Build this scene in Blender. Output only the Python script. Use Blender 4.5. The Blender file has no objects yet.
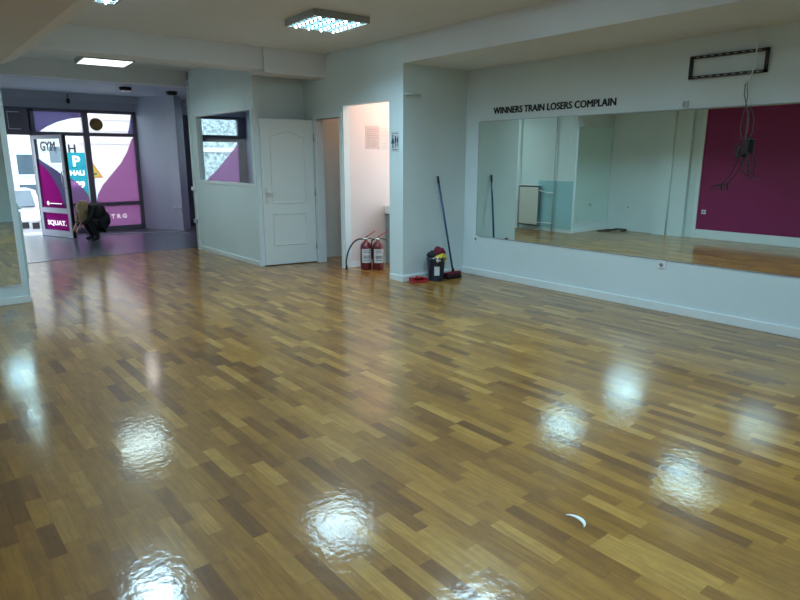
import bpy, bmesh, math, random
from mathutils import Vector, Matrix
random.seed(7)
SC = bpy.context.scene
C = SC.collection
PI = math.pi

# ------------------------------------------------------------------ materials
def mat(name, col, rough=0.5, metal=0.0, spec=0.5, coat=0.0, coat_r=0.05, emit=None, es=0.0, alpha=1.0, noise=None, bump=0.0, trans=0.0):
    m = bpy.data.materials.new(name); m.use_nodes = True
    nt = m.node_tree; b = nt.nodes['Principled BSDF']
    b.inputs['Base Color'].default_value = (*col, 1)
    b.inputs['Roughness'].default_value = rough
    b.inputs['Metallic'].default_value = metal
    b.inputs['Specular IOR Level'].default_value = spec
    b.inputs['Coat Weight'].default_value = coat
    b.inputs['Coat Roughness'].default_value = coat_r
    b.inputs['Transmission Weight'].default_value = trans
    if emit:
        b.inputs['Emission Color'].default_value = (*emit, 1); b.inputs['Emission Strength'].default_value = es
    if noise:
        sc, amt = noise
        tc = nt.nodes.new('ShaderNodeTexCoord'); n = nt.nodes.new('ShaderNodeTexNoise')
        n.inputs['Scale'].default_value = sc; n.inputs['Detail'].default_value = 4
        r = nt.nodes.new('ShaderNodeValToRGB')
        r.color_ramp.elements[0].position = .3; r.color_ramp.elements[1].position = .7
        r.color_ramp.elements[0].color = (*[c*(1-amt) for c in col], 1)
        r.color_ramp.elements[1].color = (*[min(1, c*(1+amt)) for c in col], 1)
        nt.links.new(tc.outputs['Object'], n.inputs['Vector']); nt.links.new(n.outputs['Fac'], r.inputs['Fac'])
        nt.links.new(r.outputs['Color'], b.inputs['Base Color'])
        if bump:
            bp = nt.nodes.new('ShaderNodeBump'); bp.inputs['Strength'].default_value = bump; bp.inputs['Distance'].default_value = .01
            nt.links.new(n.outputs['Fac'], bp.inputs['Height']); nt.links.new(bp.outputs['Normal'], b.inputs['Normal'])
    return m

def film(name, col, mix=0.35):
    """translucent adhesive film: mostly see-through colour plus a little diffuse"""
    m = bpy.data.materials.new(name); m.use_nodes = True; nt = m.node_tree; nt.nodes.clear()
    o = nt.nodes.new('ShaderNodeOutputMaterial'); t = nt.nodes.new('ShaderNodeBsdfTransparent'); t.inputs[0].default_value = (*col, 1)
    d = nt.nodes.new('ShaderNodeBsdfDiffuse'); d.inputs[0].default_value = (*col, 1)
    tl = nt.nodes.new('ShaderNodeBsdfTranslucent'); tl.inputs[0].default_value = (*col, 1)
    a = nt.nodes.new('ShaderNodeMixShader'); a.inputs[0].default_value = .6
    x = nt.nodes.new('ShaderNodeMixShader'); x.inputs[0].default_value = mix
    nt.links.new(d.outputs[0], a.inputs[1]); nt.links.new(tl.outputs[0], a.inputs[2])
    nt.links.new(t.outputs[0], x.inputs[1]); nt.links.new(a.outputs[0], x.inputs[2]); nt.links.new(x.outputs[0], o.inputs[0])
    return m

def glass_mat(name, tint=(.93, .97, .98), refl=.03):
    m = bpy.data.materials.new(name); m.use_nodes = True; nt = m.node_tree; nt.nodes.clear()
    o = nt.nodes.new('ShaderNodeOutputMaterial'); t = nt.nodes.new('ShaderNodeBsdfTransparent'); t.inputs[0].default_value = (*tint, 1)
    g = nt.nodes.new('ShaderNodeBsdfGlossy'); g.inputs['Roughness'].default_value = .01
    x = nt.nodes.new('ShaderNodeMixShader'); x.inputs[0].default_value = refl
    nt.links.new(t.outputs[0], x.inputs[1]); nt.links.new(g.outputs[0], x.inputs[2]); nt.links.new(x.outputs[0], o.inputs[0])
    return m

def math_node(nt, op, a, b=None):
    n = nt.nodes.new('ShaderNodeMath'); n.operation = op
    for i, v in enumerate((a, b)):
        if v is None: continue
        if isinstance(v, (int, float)): n.inputs[i].default_value = v
        else: nt.links.new(v, n.inputs[i])
    return n.outputs[0]

def parquet():
    m = bpy.data.materials.new('oak_parquet'); m.use_nodes = True; nt = m.node_tree; b = nt.nodes['Principled BSDF']
    geo = nt.nodes.new('ShaderNodeNewGeometry'); sep = nt.nodes.new('ShaderNodeSeparateXYZ')
    nt.links.new(geo.outputs['Position'], sep.inputs[0])
    W = 0.067
    xs = math_node(nt, 'DIVIDE', sep.outputs['X'], W); i = math_node(nt, 'FLOOR', xs)
    w1 = nt.nodes.new('ShaderNodeTexWhiteNoise'); w1.noise_dimensions = '1D'; nt.links.new(i, w1.inputs['W'])
    w1c = nt.nodes.new('ShaderNodeSeparateColor'); nt.links.new(w1.outputs['Color'], w1c.inputs[0])
    L = math_node(nt, 'ADD', math_node(nt, 'MULTIPLY', w1c.outputs[0], .22), .26)
    ys = math_node(nt, 'ADD', math_node(nt, 'DIVIDE', sep.outputs['Y'], L), math_node(nt, 'MULTIPLY', w1c.outputs[1], 7.3))
    j = math_node(nt, 'FLOOR', ys)
    cmb = nt.nodes.new('ShaderNodeCombineXYZ'); nt.links.new(i, cmb.inputs[0]); nt.links.new(j, cmb.inputs[1])
    w2 = nt.nodes.new('ShaderNodeTexWhiteNoise'); w2.noise_dimensions = '2D'; nt.links.new(cmb.outputs[0], w2.inputs['Vector'])
    sc = nt.nodes.new('ShaderNodeSeparateColor'); nt.links.new(w2.outputs['Color'], sc.inputs[0])
    ramp = nt.nodes.new('ShaderNodeValToRGB'); e = ramp.color_ramp.elements
    stops = [(0, (.150, .061, .011)), (.12, (.200, .086, .014)), (.35, (.256, .118, .017)), (.6, (.288, .136, .019)), (.85, (.33, .162, .026)), (1, (.41, .22, .045))]
    e[0].position, e[0].color = stops[0][0], (*stops[0][1], 1); e[1].position, e[1].color = 1, (*stops[-1][1], 1)
    for p, c in stops[1:-1]:
        q = e.new(p); q.color = (*c, 1)
    nt.links.new(sc.outputs[0], ramp.inputs[0])
    # grain, stretched along the strips
    mp = nt.nodes.new('ShaderNodeMapping'); mp.inputs['Scale'].default_value = (60, 5, 1)
    off = nt.nodes.new('ShaderNodeVectorMath'); off.operation = 'ADD'
    sca = nt.nodes.new('ShaderNodeVectorMath'); sca.operation = 'SCALE'; nt.links.new(w2.outputs['Color'], sca.inputs[0]); sca.inputs['Scale'].default_value = 9
    nt.links.new(geo.outputs['Position'], off.inputs[0]); nt.links.new(sca.outputs[0], off.inputs[1]); nt.links.new(off.outputs[0], mp.inputs[0])
    nz = nt.nodes.new('ShaderNodeTexNoise'); nz.inputs['Scale'].default_value = 1; nz.inputs['Detail'].default_value = 5; nz.inputs['Distortion'].default_value = .6
    nt.links.new(mp.outputs[0], nz.inputs['Vector'])
    g = math_node(nt, 'ADD', math_node(nt, 'MULTIPLY', nz.outputs['Fac'], .9), .55)
    n5 = nt.nodes.new('ShaderNodeTexNoise'); n5.inputs['Scale'].default_value = 9; n5.inputs['Detail'].default_value = 6; n5.inputs['Roughness'].default_value = .7
    nt.links.new(off.outputs[0], n5.inputs['Vector'])
    g = math_node(nt, 'MULTIPLY', g, math_node(nt, 'ADD', math_node(nt, 'MULTIPLY', n5.outputs['Fac'], .7), .65))
    # gaps
    fx = math_node(nt, 'FRACT', xs); fy = math_node(nt, 'FRACT', ys)
    ex = math_node(nt, 'GREATER_THAN', fx, .965); ey = math_node(nt, 'GREATER_THAN', fy, .993)
    gap = math_node(nt, 'MAXIMUM', ex, ey)
    gm = math_node(nt, 'SUBTRACT', 1, math_node(nt, 'MULTIPLY', gap, .16))
    gg = math_node(nt, 'MULTIPLY', g, gm)
    vm = nt.nodes.new('ShaderNodeVectorMath'); vm.operation = 'SCALE'
    nt.links.new(ramp.outputs[0], vm.inputs[0]); nt.links.new(gg, vm.inputs['Scale'])
    nt.links.new(vm.outputs[0], b.inputs['Base Color'])
    b.inputs['Roughness'].default_value = .42; b.inputs['Specular IOR Level'].default_value = .3
    # lacquer: shiny, with waves and scuffs
    b.inputs['Coat Weight'].default_value = .72; b.inputs['Coat IOR'].default_value = 1.5
    n2 = nt.nodes.new('ShaderNodeTexNoise'); n2.inputs['Scale'].default_value = 26; n2.inputs['Detail'].default_value = 3.5
    nt.links.new(geo.outputs['Position'], n2.inputs['Vector'])
    n3 = nt.nodes.new('ShaderNodeTexNoise'); n3.inputs['Scale'].default_value = 3; n3.inputs['Detail'].default_value = 6
    nt.links.new(geo.outputs['Position'], n3.inputs['Vector'])
    rr = nt.nodes.new('ShaderNodeMapRange'); rr.inputs['From Min'].default_value = .35; rr.inputs['From Max'].default_value = .7
    rr.inputs['To Min'].default_value = .09; rr.inputs['To Max'].default_value = .15
    nt.links.new(n3.outputs['Fac'], rr.inputs[0]); nt.links.new(rr.outputs[0], b.inputs['Coat Roughness'])
    bp = nt.nodes.new('ShaderNodeBump'); bp.inputs['Strength'].default_value = .5; bp.inputs['Distance'].default_value = .002
    hh = math_node(nt, 'ADD', math_node(nt, 'ADD', n2.outputs['Fac'], math_node(nt, 'MULTIPLY', sc.outputs[1], .25)), math_node(nt, 'MULTIPLY', gap, -.4))
    nt.links.new(hh, bp.inputs['Height']); nt.links.new(bp.outputs[0], b.inputs['Coat Normal'])
    return m

def stone_mat():
    m = bpy.data.materials.new('pebble_render'); m.use_nodes = True; nt = m.node_tree; b = nt.nodes['Principled BSDF']
    tc = nt.nodes.new('ShaderNodeTexCoord'); n = nt.nodes.new('ShaderNodeTexNoise'); n.inputs['Scale'].default_value = 7.0; n.inputs['Detail'].default_value = 8; n.inputs['Roughness'].default_value = .8
    r = nt.nodes.new('ShaderNodeValToRGB'); r.color_ramp.elements[0].position = .40; r.color_ramp.elements[1].position = .56
    r.color_ramp.elements[0].color = (.06, .08, .08, 1); r.color_ramp.elements[1].color = (.34, .38, .37, 1)
    nt.links.new(tc.outputs['Object'], n.inputs['Vector']); nt.links.new(n.outputs['Fac'], r.inputs[0]); nt.links.new(r.outputs[0], b.inputs['Base Color'])
    b.inputs['Roughness'].default_value = .9
    return m

M = {}
M['wall'] = mat('wall_paint', (.69, .79, .80), .55, spec=.3, noise=(1.3, .03))
M['warmlitwall'] = mat('warm_lit_white_paint', (.72, .67, .65), .6, noise=(1.3, .03))  # white wall with the warm lamplight put into its paint colour
M['grey_wall'] = mat('grey_wall_paint', (.52, .56, .64), .6, noise=(1.5, .03))
M['ceil'] = mat('ceiling_paint', (.72, .75, .77), .8, noise=(1.0, .03))
M['magenta'] = mat('magenta_paint', (.25, .014, .095), .6, noise=(1.4, .05))
M['dado'] = mat('pale_blue_dado', (.36, .62, .68), .5, noise=(1.4, .03))
M['trim'] = mat('white_trim', (.76, .82, .82), .4, noise=(3, .02))
M['floor'] = parquet()
M['tile'] = mat('dark_tile', (.10, .115, .15), .3, noise=(6, .2), coat=.4, coat_r=.18)
M['mirror'] = mat('mirror_silver', (.86, .97, .92), 0.0, metal=1.0)
M['door'] = mat('door_white', (.72, .79, .78), .35, noise=(2, .02))
M['chrome'] = mat('chrome', (.6, .62, .64), .2, metal=1)
M['darkframe'] = mat('anthracite_frame', (.16, .15, .20), .4, noise=(4, .1))
M['greyframe'] = mat('aluminium_frame', (.34, .36, .44), .4, noise=(4, .05))
M['glass'] = glass_mat('clear_glass')
M['text'] = mat('letter_dark', (.018, .015, .025), .5, noise=(9, .2))
M['white'] = mat('white_plastic', (.8, .84, .84), .35, noise=(5, .02))
M['whitetext'] = mat('white_letter_glow', (.95, .9, .95), .5, emit=(1, .9, 1), es=.7, noise=(5, .02))  # emission added so the unlit letters look brighter
M['purple'] = film('purple_film', (.56, .34, .52), .30)
M['greypurple'] = film('grey_purple_film', (.34, .31, .46), .35)
M['whitefilm'] = film('white_film', (1, 1, 1), .10)
M['magfilm'] = film('magenta_film', (.62, .07, .44), .40)
M['lampbody'] = mat('lamp_housing', (.33, .35, .35), .4, noise=(5, .05))
M['lampgrid'] = mat('lamp_louvre', (.28, .42, .44), .25, metal=.8, noise=(8, .1))
M['lampdot'] = mat('lamp_glow', (.9, .97, 1), .3, emit=(.74, .95, 1), es=26, noise=(5, .01))
M['diffuser'] = mat('lamp_diffuser', (.9, .97, 1), .3, emit=(.88, 1, .97), es=2.2, noise=(5, .01))
M['dot'] = mat('spot_glow', (.9, .97, 1), .3, emit=(1, .92, .88), es=110, noise=(5, .01))
M['black'] = mat('black_plastic', (.012, .012, .015), .45, noise=(7, .2))
M['red'] = mat('extinguisher_red', (.13, .006, .014), .3, coat=.5, noise=(4, .1))
M['paper'] = mat('label_paper', (.62, .66, .66), .7, noise=(9, .04))
M['ink'] = mat('print_ink', (.03, .05, .10), .7, noise=(9, .1))
M['faintink'] = mat('faint_print', (.42, .34, .32), .7, noise=(9, .1))
M['poster'] = mat('poster_paper', (.56, .50, .48), .7, noise=(9, .04))
M['poster2'] = mat('poster_paper_pale', (.63, .64, .62), .7, noise=(9, .03))
M['bluehandle'] = mat('blue_handle', (.01, .07, .17), .35, noise=(6, .1))
M['brush'] = mat('dark_bristle', (.04, .012, .02), .9, noise=(60, .5))
M['redplast'] = mat('red_plastic', (.42, .02, .03), .4, noise=(6, .1))
M['burgundy'] = mat('burgundy_cloth', (.15, .015, .035), .9, noise=(30, .3), bump=.5)
M['yellow'] = mat('yellow_cloth', (.62, .45, .03), .9, noise=(30, .25), bump=.5)
M['cream'] = mat('cream_cloth', (.72, .66, .52), .9, noise=(30, .1), bump=.5)
M['bucket'] = mat('dark_bucket', (.018, .03, .07), .3, noise=(6, .3))
M['cyan'] = mat('sign_cyan', (.0, .22, .26), .5, noise=(5, .03))
M['greenbar'] = mat('sign_green', (.02, .26, .16), .5, noise=(5, .05))
M['signyellow'] = mat('sign_yellow', (.45, .28, .02), .5, noise=(5, .05))
M['orange'] = mat('sign_orange', (.45, .15, .03), .5, noise=(5, .05))
M['facade'] = mat('facade_white', (.42, .40, .37), .9, noise=(2, .03))
M['facadepink'] = mat('facade_pink', (.46, .37, .35), .9, noise=(2, .03))
M['facglass'] = mat('facade_glass', (.05, .08, .10), .2, noise=(2, .2))
M['stone'] = stone_mat()
M['asphalt'] = mat('pavement', (.34, .34, .33), .9, noise=(3, .1))
M['carwhite'] = mat('car_white', (.4, .4, .42), .3, coat=.5, noise=(2, .02))
M['brown'] = film('round_brown', (.22, .18, .10), .5)
M['radiator'] = mat('radiator_enamel', (.66, .68, .62), .35, noise=(4, .03))
M['vanity'] = mat('grey_green_cabinet', (.25, .33, .31), .5, noise=(4, .05))
M['cable'] = mat('pale_cable', (.45, .5, .5), .5, noise=(9, .05))
M['darkcable'] = mat('dark_grey_cable', (.12, .14, .14), .5, noise=(9, .05))
M['bracket'] = mat('black_perforated_steel', (.012, .014, .016), .5, noise=(40, .4))
M['skin'] = mat('skin', (.52, .30, .22), .5, noise=(10, .08))
M['hair'] = mat('blond_hair', (.42, .29, .15), .6, noise=(40, .3), bump=.5)
M['jacket'] = mat('black_jacket', (.012, .013, .018), .7, noise=(12, .3), bump=.4)
M['jeans'] = mat('dark_jeans', (.012, .014, .022), .8, noise=(30, .2))
M['shoe'] = mat('dark_shoe', (.01, .01, .012), .5, noise=(8, .2))

# ------------------------------------------------------------------ mesh helpers
class MB:
    def __init__(s): s.bm = bmesh.new(); s.mi = 0
    def _tag(s, fs):
        for f in fs: f.material_index = s.mi
    def box(s, x0, x1, y0, y1, z0, z1, bev=0):
        before = set(s.bm.faces)
        r = bmesh.ops.create_cube(s.bm, size=1)
        bmesh.ops.scale(s.bm, vec=(x1-x0, y1-y0, z1-z0), verts=r['verts'])
        bmesh.ops.translate(s.bm, vec=((x0+x1)/2, (y0+y1)/2, (z0+z1)/2), verts=r['verts'])
        if bev:
            es = {e for v in r['verts'] for e in v.link_edges}
            bmesh.ops.bevel(s.bm, geom=list(es), offset=bev, segments=2, affect='EDGES', profile=.5)
        s._tag(set(s.bm.faces)-before); return s
    def lathe(s, prof, c=(0, 0, 0), n=24, axis='z', smooth=True):
        """prof: list of (r,z)"""
        rings = []
        for r, z in prof:
            ring = []
            for k in range(n):
                a = 2*PI*k/n; p = (r*math.cos(a), r*math.sin(a), z)
                if axis == 'x': p = (z, p[0], p[1])
                if axis == 'y': p = (p[0], z, p[1])
                ring.append(s.bm.verts.new((p[0]+c[0], p[1]+c[1], p[2]+c[2])))
            rings.append(ring)
        fs = []
        for a, b in zip(rings, rings[1:]):
            for k in range(n): fs.append(s.bm.faces.new((a[k], a[(k+1) % n], b[(k+1) % n], b[k])))
        fs.append(s.bm.faces.new(rings[0][::-1])); fs.append(s.bm.faces.new(rings[-1]))
        for f in fs: f.smooth = smooth
        s._tag(fs); return s
    def tube(s, pts, r, n=10, cap=True):
        pts = [Vector(p) for p in pts]; rings = []
        rs = r if isinstance(r, (list, tuple)) else [r]*len(pts)
        up = None
        for i, p in enumerate(pts):
            d = (pts[min(i+1, len(pts)-1)]-pts[max(i-1, 0)]).normalized()
            if up is None: up = d.orthogonal().normalized()
            up = (up-d*up.dot(d)).normalized(); side = d.cross(up)
            rings.append([s.bm.verts.new(p+(up*math.cos(2*PI*k/n)+side*math.sin(2*PI*k/n))*rs[i]) for k in range(n)])
        fs = []
        for a, b in zip(rings, rings[1:]):
            for k in range(n): fs.append(s.bm.faces.new((a[k], a[(k+1) % n], b[(k+1) % n], b[k])))
        for f in fs: f.smooth = True
        if cap: fs += [s.bm.faces.new(rings[0][::-1]), s.bm.faces.new(rings[-1])]
        s._tag(fs); return s
    def prism(s, poly, f0, f1):
        """poly list of 2D, f0/f1 map (u,v)->3D for both ends"""
        a = [s.bm.verts.new(f0(*p)) for p in poly]; b = [s.bm.verts.new(f1(*p)) for p in poly]; n = len(poly)
        fs = [s.bm.faces.new(a[::-1]), s.bm.faces.new(b)]
        for k in range(n): fs.append(s.bm.faces.new((a[k], a[(k+1) % n], b[(k+1) % n], b[k])))
        s._tag(fs); return s
    def blob(s, c, r, seed=0, amp=.25, sub=3):
        rnd = random.Random(seed); before = set(s.bm.faces)
        q = bmesh.ops.create_icosphere(s.bm, subdivisions=sub, radius=1)
        ph = [rnd.uniform(0, 6) for _ in range(6)]
        for v in q['verts']:
            p = v.co.copy(); k = 1+amp*(math.sin(3*p.x+ph[0])*math.sin(4*p.y+ph[1])+.6*math.sin(7*p.z+ph[2])*math.sin(6*p.x+ph[3])+.4*math.sin(11*p.y+ph[4]))
            v.co = Vector((p.x*r[0]*k+c[0], p.y*r[1]*k+c[1], p.z*r[2]*k+c[2]))
        fs = set(s.bm.faces)-before
        for f in fs: f.smooth = True
        s._tag(fs); return s
    def build(s, name, mats, parent=None, mtx=None):
        bmesh.ops.recalc_face_normals(s.bm, faces=s.bm.faces)
        me = bpy.data.meshes.new(name); s.bm.to_mesh(me); s.bm.free()
        for m in (mats if isinstance(mats, (list, tuple)) else [mats]): me.materials.append(m)
        o = bpy.data.objects.new(name, me); C.objects.link(o)
        if parent: o.parent = parent
        if mtx is not None: o.matrix_local = mtx
        return o

def tag(o, label=None, cat=None, group=None, kind=None):
    if label: o['label'] = label
    if cat: o['category'] = cat
    if group: o['group'] = group
    if kind: o['kind'] = kind
    return o
def thing(name, loc=(0, 0, 0), rz=0, **k):
    o = bpy.data.objects.new(name, None); C.objects.link(o); o.location = loc; o.rotation_euler = (0, 0, rz); o.empty_display_size = .1
    return tag(o, **k)
def struct(o, label=None, cat=None):
    o['kind'] = 'structure'
    if label: o['label'] = label
    if cat: o['category'] = cat
    return o
def copy_tree(o, parent=None):
    c = o.copy(); C.objects.link(c); c.parent = parent
    for ch in list(o.children): copy_tree(ch, c)
    return c
def text_obj(name, body, size, m, parent=None, mtx=None, bold=0.0, ext=.002, align='LEFT', sx=1.0):
    cu = bpy.data.curves.new(name, 'FONT'); cu.body = body; cu.size = size; cu.extrude = ext; cu.offset = bold; cu.align_x = align; cu.resolution_u = 3
    t = bpy.data.objects.new(name+'_tmp', cu); C.objects.link(t)
    bpy.context.view_layer.update()
    me = bpy.data.meshes.new_from_object(t.evaluated_get(bpy.context.evaluated_depsgraph_get()))
    bpy.data.objects.remove(t); bpy.data.curves.remove(cu)
    me.name = name; me.materials.clear(); me.materials.append(m)
    for v in me.vertices: v.co.x *= sx
    o = bpy.data.objects.new(name, me); C.objects.link(o)
    if parent: o.parent = parent
    if mtx is not None: o.matrix_local = mtx
    return o
def frame_mtx(origin, xdir, ydir=(0, 0, 1)):
    x = Vector(xdir).normalized(); y = Vector(ydir).normalized(); z = x.cross(y)
    m = Matrix(((x.x, y.x, z.x), (x.y, y.y, z.y), (x.z, y.z, z.z))).to_4x4(); m.translation = Vector(origin); return m

# ------------------------------------------------------------------ room shell
XR, XB, YA, YB = 5.82, 4.77, 5.74, 7.40          # mirror wall, toilet block wall, alcove end wall, cross beam
HC = 2.85
CY = 13.90                                        # shop front plane
struct(MB().box(-.45, 6.9, -2.6, 10.3, -.12, 0).build('floor', M['floor']), 'glossy oak strip parquet floor of the hall', 'floor')
struct(MB().box(.85, 6.9, 10.3, 14.02, -.12, 0.002).build('floor', M['tile']), 'dark grey tiled floor of the entrance area', 'floor')
struct(MB().box(-.45, 6.9, -2.6, 10.3, HC, HC+.1).build('ceiling', M['ceil']), 'white ceiling of the hall', 'ceiling')
struct(MB().box(.85, 6.9, 10.3, 14.05, 2.74, HC+.1).build('ceiling', M['grey_wall']), 'lower ceiling of the entrance area', 'ceiling')
struct(MB().box(XR, XR+.12, -2.6, YA+.08, 0, HC).build('wall_right', M['wall']), 'white wall carrying the long mirror', 'wall')
struct(MB().box(XB+.10, XR, YA, YA+.08, 0, HC).build('wall_alcove', M['wall']), 'white end wall of the alcove behind the broom', 'wall')
b = MB()
b.box(XB, XB+.1, YA, 6.0, 0, HC); b.box(XB, XB+.1, 6.98, 7.06, 0, HC); b.box(XB, XB+.1, 7.64, 8.06, 0, HC)
b.box(XB, XB+.1, 6.0, 6.98, 2.17, HC); b.box(XB, XB+.1, 7.06, 7.64, 2.03, HC)
struct(b.build('wall_toilet_block', M['wall']), 'white wall with the two doorways', 'wall')
struct(MB().box(XB+.1, 6.5, 6.99, 7.05, 0, 2.6).build('wall_between_toilets', M['warmlitwall']), 'white wall with poster behind the fire extinguishers', 'wall')
struct(MB().box(3.96, 6.7, 7.98, 8.06, 0, HC).build('wall_behind_door', M['wall']), 'wall behind the open panelled door', 'wall')
struct(MB().box(6.5, 6.58, YA, 8.0, 0, 2.7).build('wall_toilet_far', M['wall']), 'far wall of the toilets', 'wall')
struct(MB().box(XB+.1, 6.5, YA+.08, 7.98, 2.58, 2.66).build('ceiling', M['ceil']), 'low ceiling of the toilets', 'ceiling')
# partition with window opening
b = MB(); px0, px1 = 3.92, 3.99
b.box(px0, px1, 7.86, 10.05, 0, 1.13); b.box(px0, px1, 7.86, 10.05, 2.16, HC); b.box(px0, px1, 7.86, 7.90, 1.13, 2.16); b.box(px0, px1, 9.86, 10.05, 1.13, 2.16)
struct(b.build('wall_partition', M['wall']), 'low pale partition wall with an interior window', 'wall')
w = thing('window_2'); struct(w, 'interior window set in the pale partition wall', 'window')
b = MB()
for a in ((px0-.012, px1+.012, 7.88, 9.88, 1.115, 1.15), (px0-.012, px1+.012, 7.88, 9.88, 2.135, 2.165), (px0-.012, px1+.012, 7.885, 7.915, 1.15, 2.135), (px0-.012, px1+.012, 9.845, 9.875, 1.15, 2.135)): b.box(*a)
b.build('window_frame', M['trim'], w)
MB().box(3.95, 3.956, 7.915, 9.845, 1.15, 2.135).build('pane', M['glass'], w)
# outer walls
struct(MB().box(-.45, -.30, -2.6, 7.55, 0, HC).build('wall_left', M['wall']), 'white left wall seen in the long mirror', 'wall')
struct(MB().box(-.299, -.285, -2.5, 5.50, .17, HC-.02).build('wall_left_magenta', M['magenta']), 'magenta painted wall seen in the long mirror', 'wall')
struct(MB().box(-.299, -.26, 5.50, 5.57, 0, HC-.02).build('trim_1', M['trim']), 'white upright trim beside the magenta wall', 'trim')
struct(MB().box(-.3, -.2, 5.72, 6.35, 0, HC).build('wall_left_pilaster', M['wall']), 'shallow white pilaster on the left wall', 'wall')
struct(MB().box(-.45, .995, YB+.03, YB+.16, 0, HC).build('wall_pier', M['wall']), 'white pier faced with a mirror panel', 'wall')
struct(MB().box(.85, 1.0, YB+.16, 14.05, 0, HC).build('wall_hall_left', M['wall']), 'left wall of the passage with the radiator', 'wall')
struct(MB().box(.998, 1.006, YB+.035, 8.3, .07, 1.04).build('wall_hall_left_dado', M['dado']), 'pale blue painted dado beside the radiator', 'wall')
struct(MB().box(-.45, 6.0, -2.72, -2.6, 0, HC).build('wall_back', M['wall']), 'white wall at the back of the hall', 'wall')
struct(MB().box(6.7, 6.9, 8.0, 14.05, 0, HC).build('wall_entrance_right', M['grey_wall']), 'grey wall seen through the partition window', 'wall')
struct(MB().box(1.0, 6.7, CY, CY+.15, 2.42, HC).build('wall_front', M['grey_wall']), 'grey wall above the shop front', 'wall')
struct(MB().box(1.0, 6.7, CY-.10, CY-.002, 2.60, 2.74).build('trim_2', M['grey_wall']), 'grey ledge above the shop front', 'trim')
poly = [(4.19, 13.93), (4.60, 13.15), (4.70, 12.90), (5.0, 13.3), (5.06, 14.0), (4.2, 14.0)]
struct(MB().prism(poly, lambda x, y: (x, y, 0), lambda x, y: (x, y, 2.74)).build('wall_column', M['grey_wall']), 'grey angled column right of the shop front', 'wall')
struct(MB().box(1.0, 1.07, 8.78, 9.0, 0, HC).build('trim_10', M['trim']), 'white upright strip behind the radiator seen in the mirror', 'trim')
# beams
b = MB(); b.box(1.0, 3.86, YB, YB+.34, 2.59, HC); b.box(3.86, XB, YB-.025, YB+.34, 2.555, HC)
struct(b.build('trim_3', M['ceil']), 'ceiling beam crossing the hall', 'beam')
struct(MB().box(1.0, 3.95, 10.22, 10.42, 2.62, HC).build('trim_4', M['ceil']), 'second beam at the edge of the parquet', 'beam')
struct(MB().prism([(-.3, HC), (1.37, HC), (1.17, 2.60), (1.17, 2.46), (.99, 2.38), (-.3, 2.38)], lambda x, z: (x, -2.6, z), lambda x, z: (x, YB+.03, z)).build('trim_5', M['ceil']), 'boxed beam along the left wall', 'beam')
struct(MB().box(XB, XR, -2.6, YA, 2.565, HC).build('trim_6', M['ceil']), 'dropped soffit along the mirror wall', 'beam')
# baseboards
def base(name, *a): return struct(MB().box(*a, bev=.004).build(name, M['trim']), None, 'baseboard')
base('baseboard_right', XR-.018, XR, -2.6, YA, 0, .085)
base('baseboard_alcove', XB, XR-.018, YA-.016, YA, 0, .075)
base('baseboard_block', XB-.016, XB, YA-.016, 5.99, 0, .075)
base('baseboard_toilets', XB+.02, 5.5, 6.974, 6.99, 0, .08)
base('baseboard_partition', px0-.014, px0, 7.86, 10.06, 0, .07)
base('baseboard_left', -.3, -.27, -2.6, 5.50, 0, .165)
base('baseboard_pier', -.3, 1.0, YB+.014, YB+.03, 0, .075)
struct(MB().box(.8, 3.99, 10.285, 10.325, 0, .008).build('trim_7', M['chrome']), 'thin metal strip where parquet meets tile', 'trim')
# doorway casings
b = MB(); yj = XB-.012
b.box(XB-.015, XB+.11, 7.0, 7.06, 0, 2.03); b.box(XB-.015, XB+.11, 7.64, 7.71, 0, 2.03); b.box(XB-.015, XB+.11, 7.0, 7.71, 2.03, 2.09)
struct(b.build('trim_8', M['trim']), 'white casing around the narrow doorway', 'door casing')
# partition edge post with pipe
struct(MB().box(3.90, 4.0, 10.05, 10.11, 0, 2.62).build('trim_9', M['trim']), 'white post closing the partition end', 'trim')

# ------------------------------------------------------------------ open panelled door (hinged at 4.76,7.70)
hx, hy = 4.745, 7.70; ex_, ey_ = 3.985, 7.835
ang = math.atan2(ey_-hy, ex_-hx); LW = math.hypot(ex_-hx, ey_-hy)
d = thing('door_2', (hx, hy, 0), ang); struct(d, 'white panelled interior door standing open against the wall', 'door')
# local: x along leaf, y: the side towards the camera is +y? (ang ~170deg => local +y points to -Y world)
b = MB(); b.box(0, LW, -.035, 0, .012, 2.02, bev=.003); b.build('door_leaf', M['door'], d)
b = MB()
def panel_ring(b, x0, x1, z0, z1, arch=0, y=.0):
    def outline(m):
        pts = [(x0+m, z0+m), (x1-m, z0+m), (x1-m, z1-m)]
        if arch:
            n = 14
            for k in range(1, n):
                t = k/n; pts.append((x1-m-(x1-x0-2*m)*t, z1-m+arch*math.sin(PI*t)**2))
        pts.append((x0+m, z1-m)); return pts
    o, i = outline(0), outline(.022); n = len(o)
    for k in range(n):
        q = [o[k], o[(k+1) % n], i[(k+1) % n], i[k]]
        mid = [((o[k][0]+i[k][0])/2, (o[k][1]+i[k][1])/2), ((o[(k+1) % n][0]+i[(k+1) % n][0])/2, (o[(k+1) % n][1]+i[(k+1) % n][1])/2)]
        vo = [b.bm.verts.new((p[0], y, p[1])) for p in (q[0], q[1])]; vm = [b.bm.verts.new((p[0], y+.009, p[1])) for p in mid]; vi = [b.bm.verts.new((p[0], y, p[1])) for p in (q[3], q[2])]
        b.bm.faces.new((vo[0], vo[1], vm[1], vm[0])); b.bm.faces.new((vm[0], vm[1], vi[1], vi[0]))
panel_ring(b, .13, LW-.13, .28, .74); panel_ring(b, .13, LW-.13, .87, 1.80, arch=.07)
b.build('panel_moulding', M['door'], d)
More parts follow.
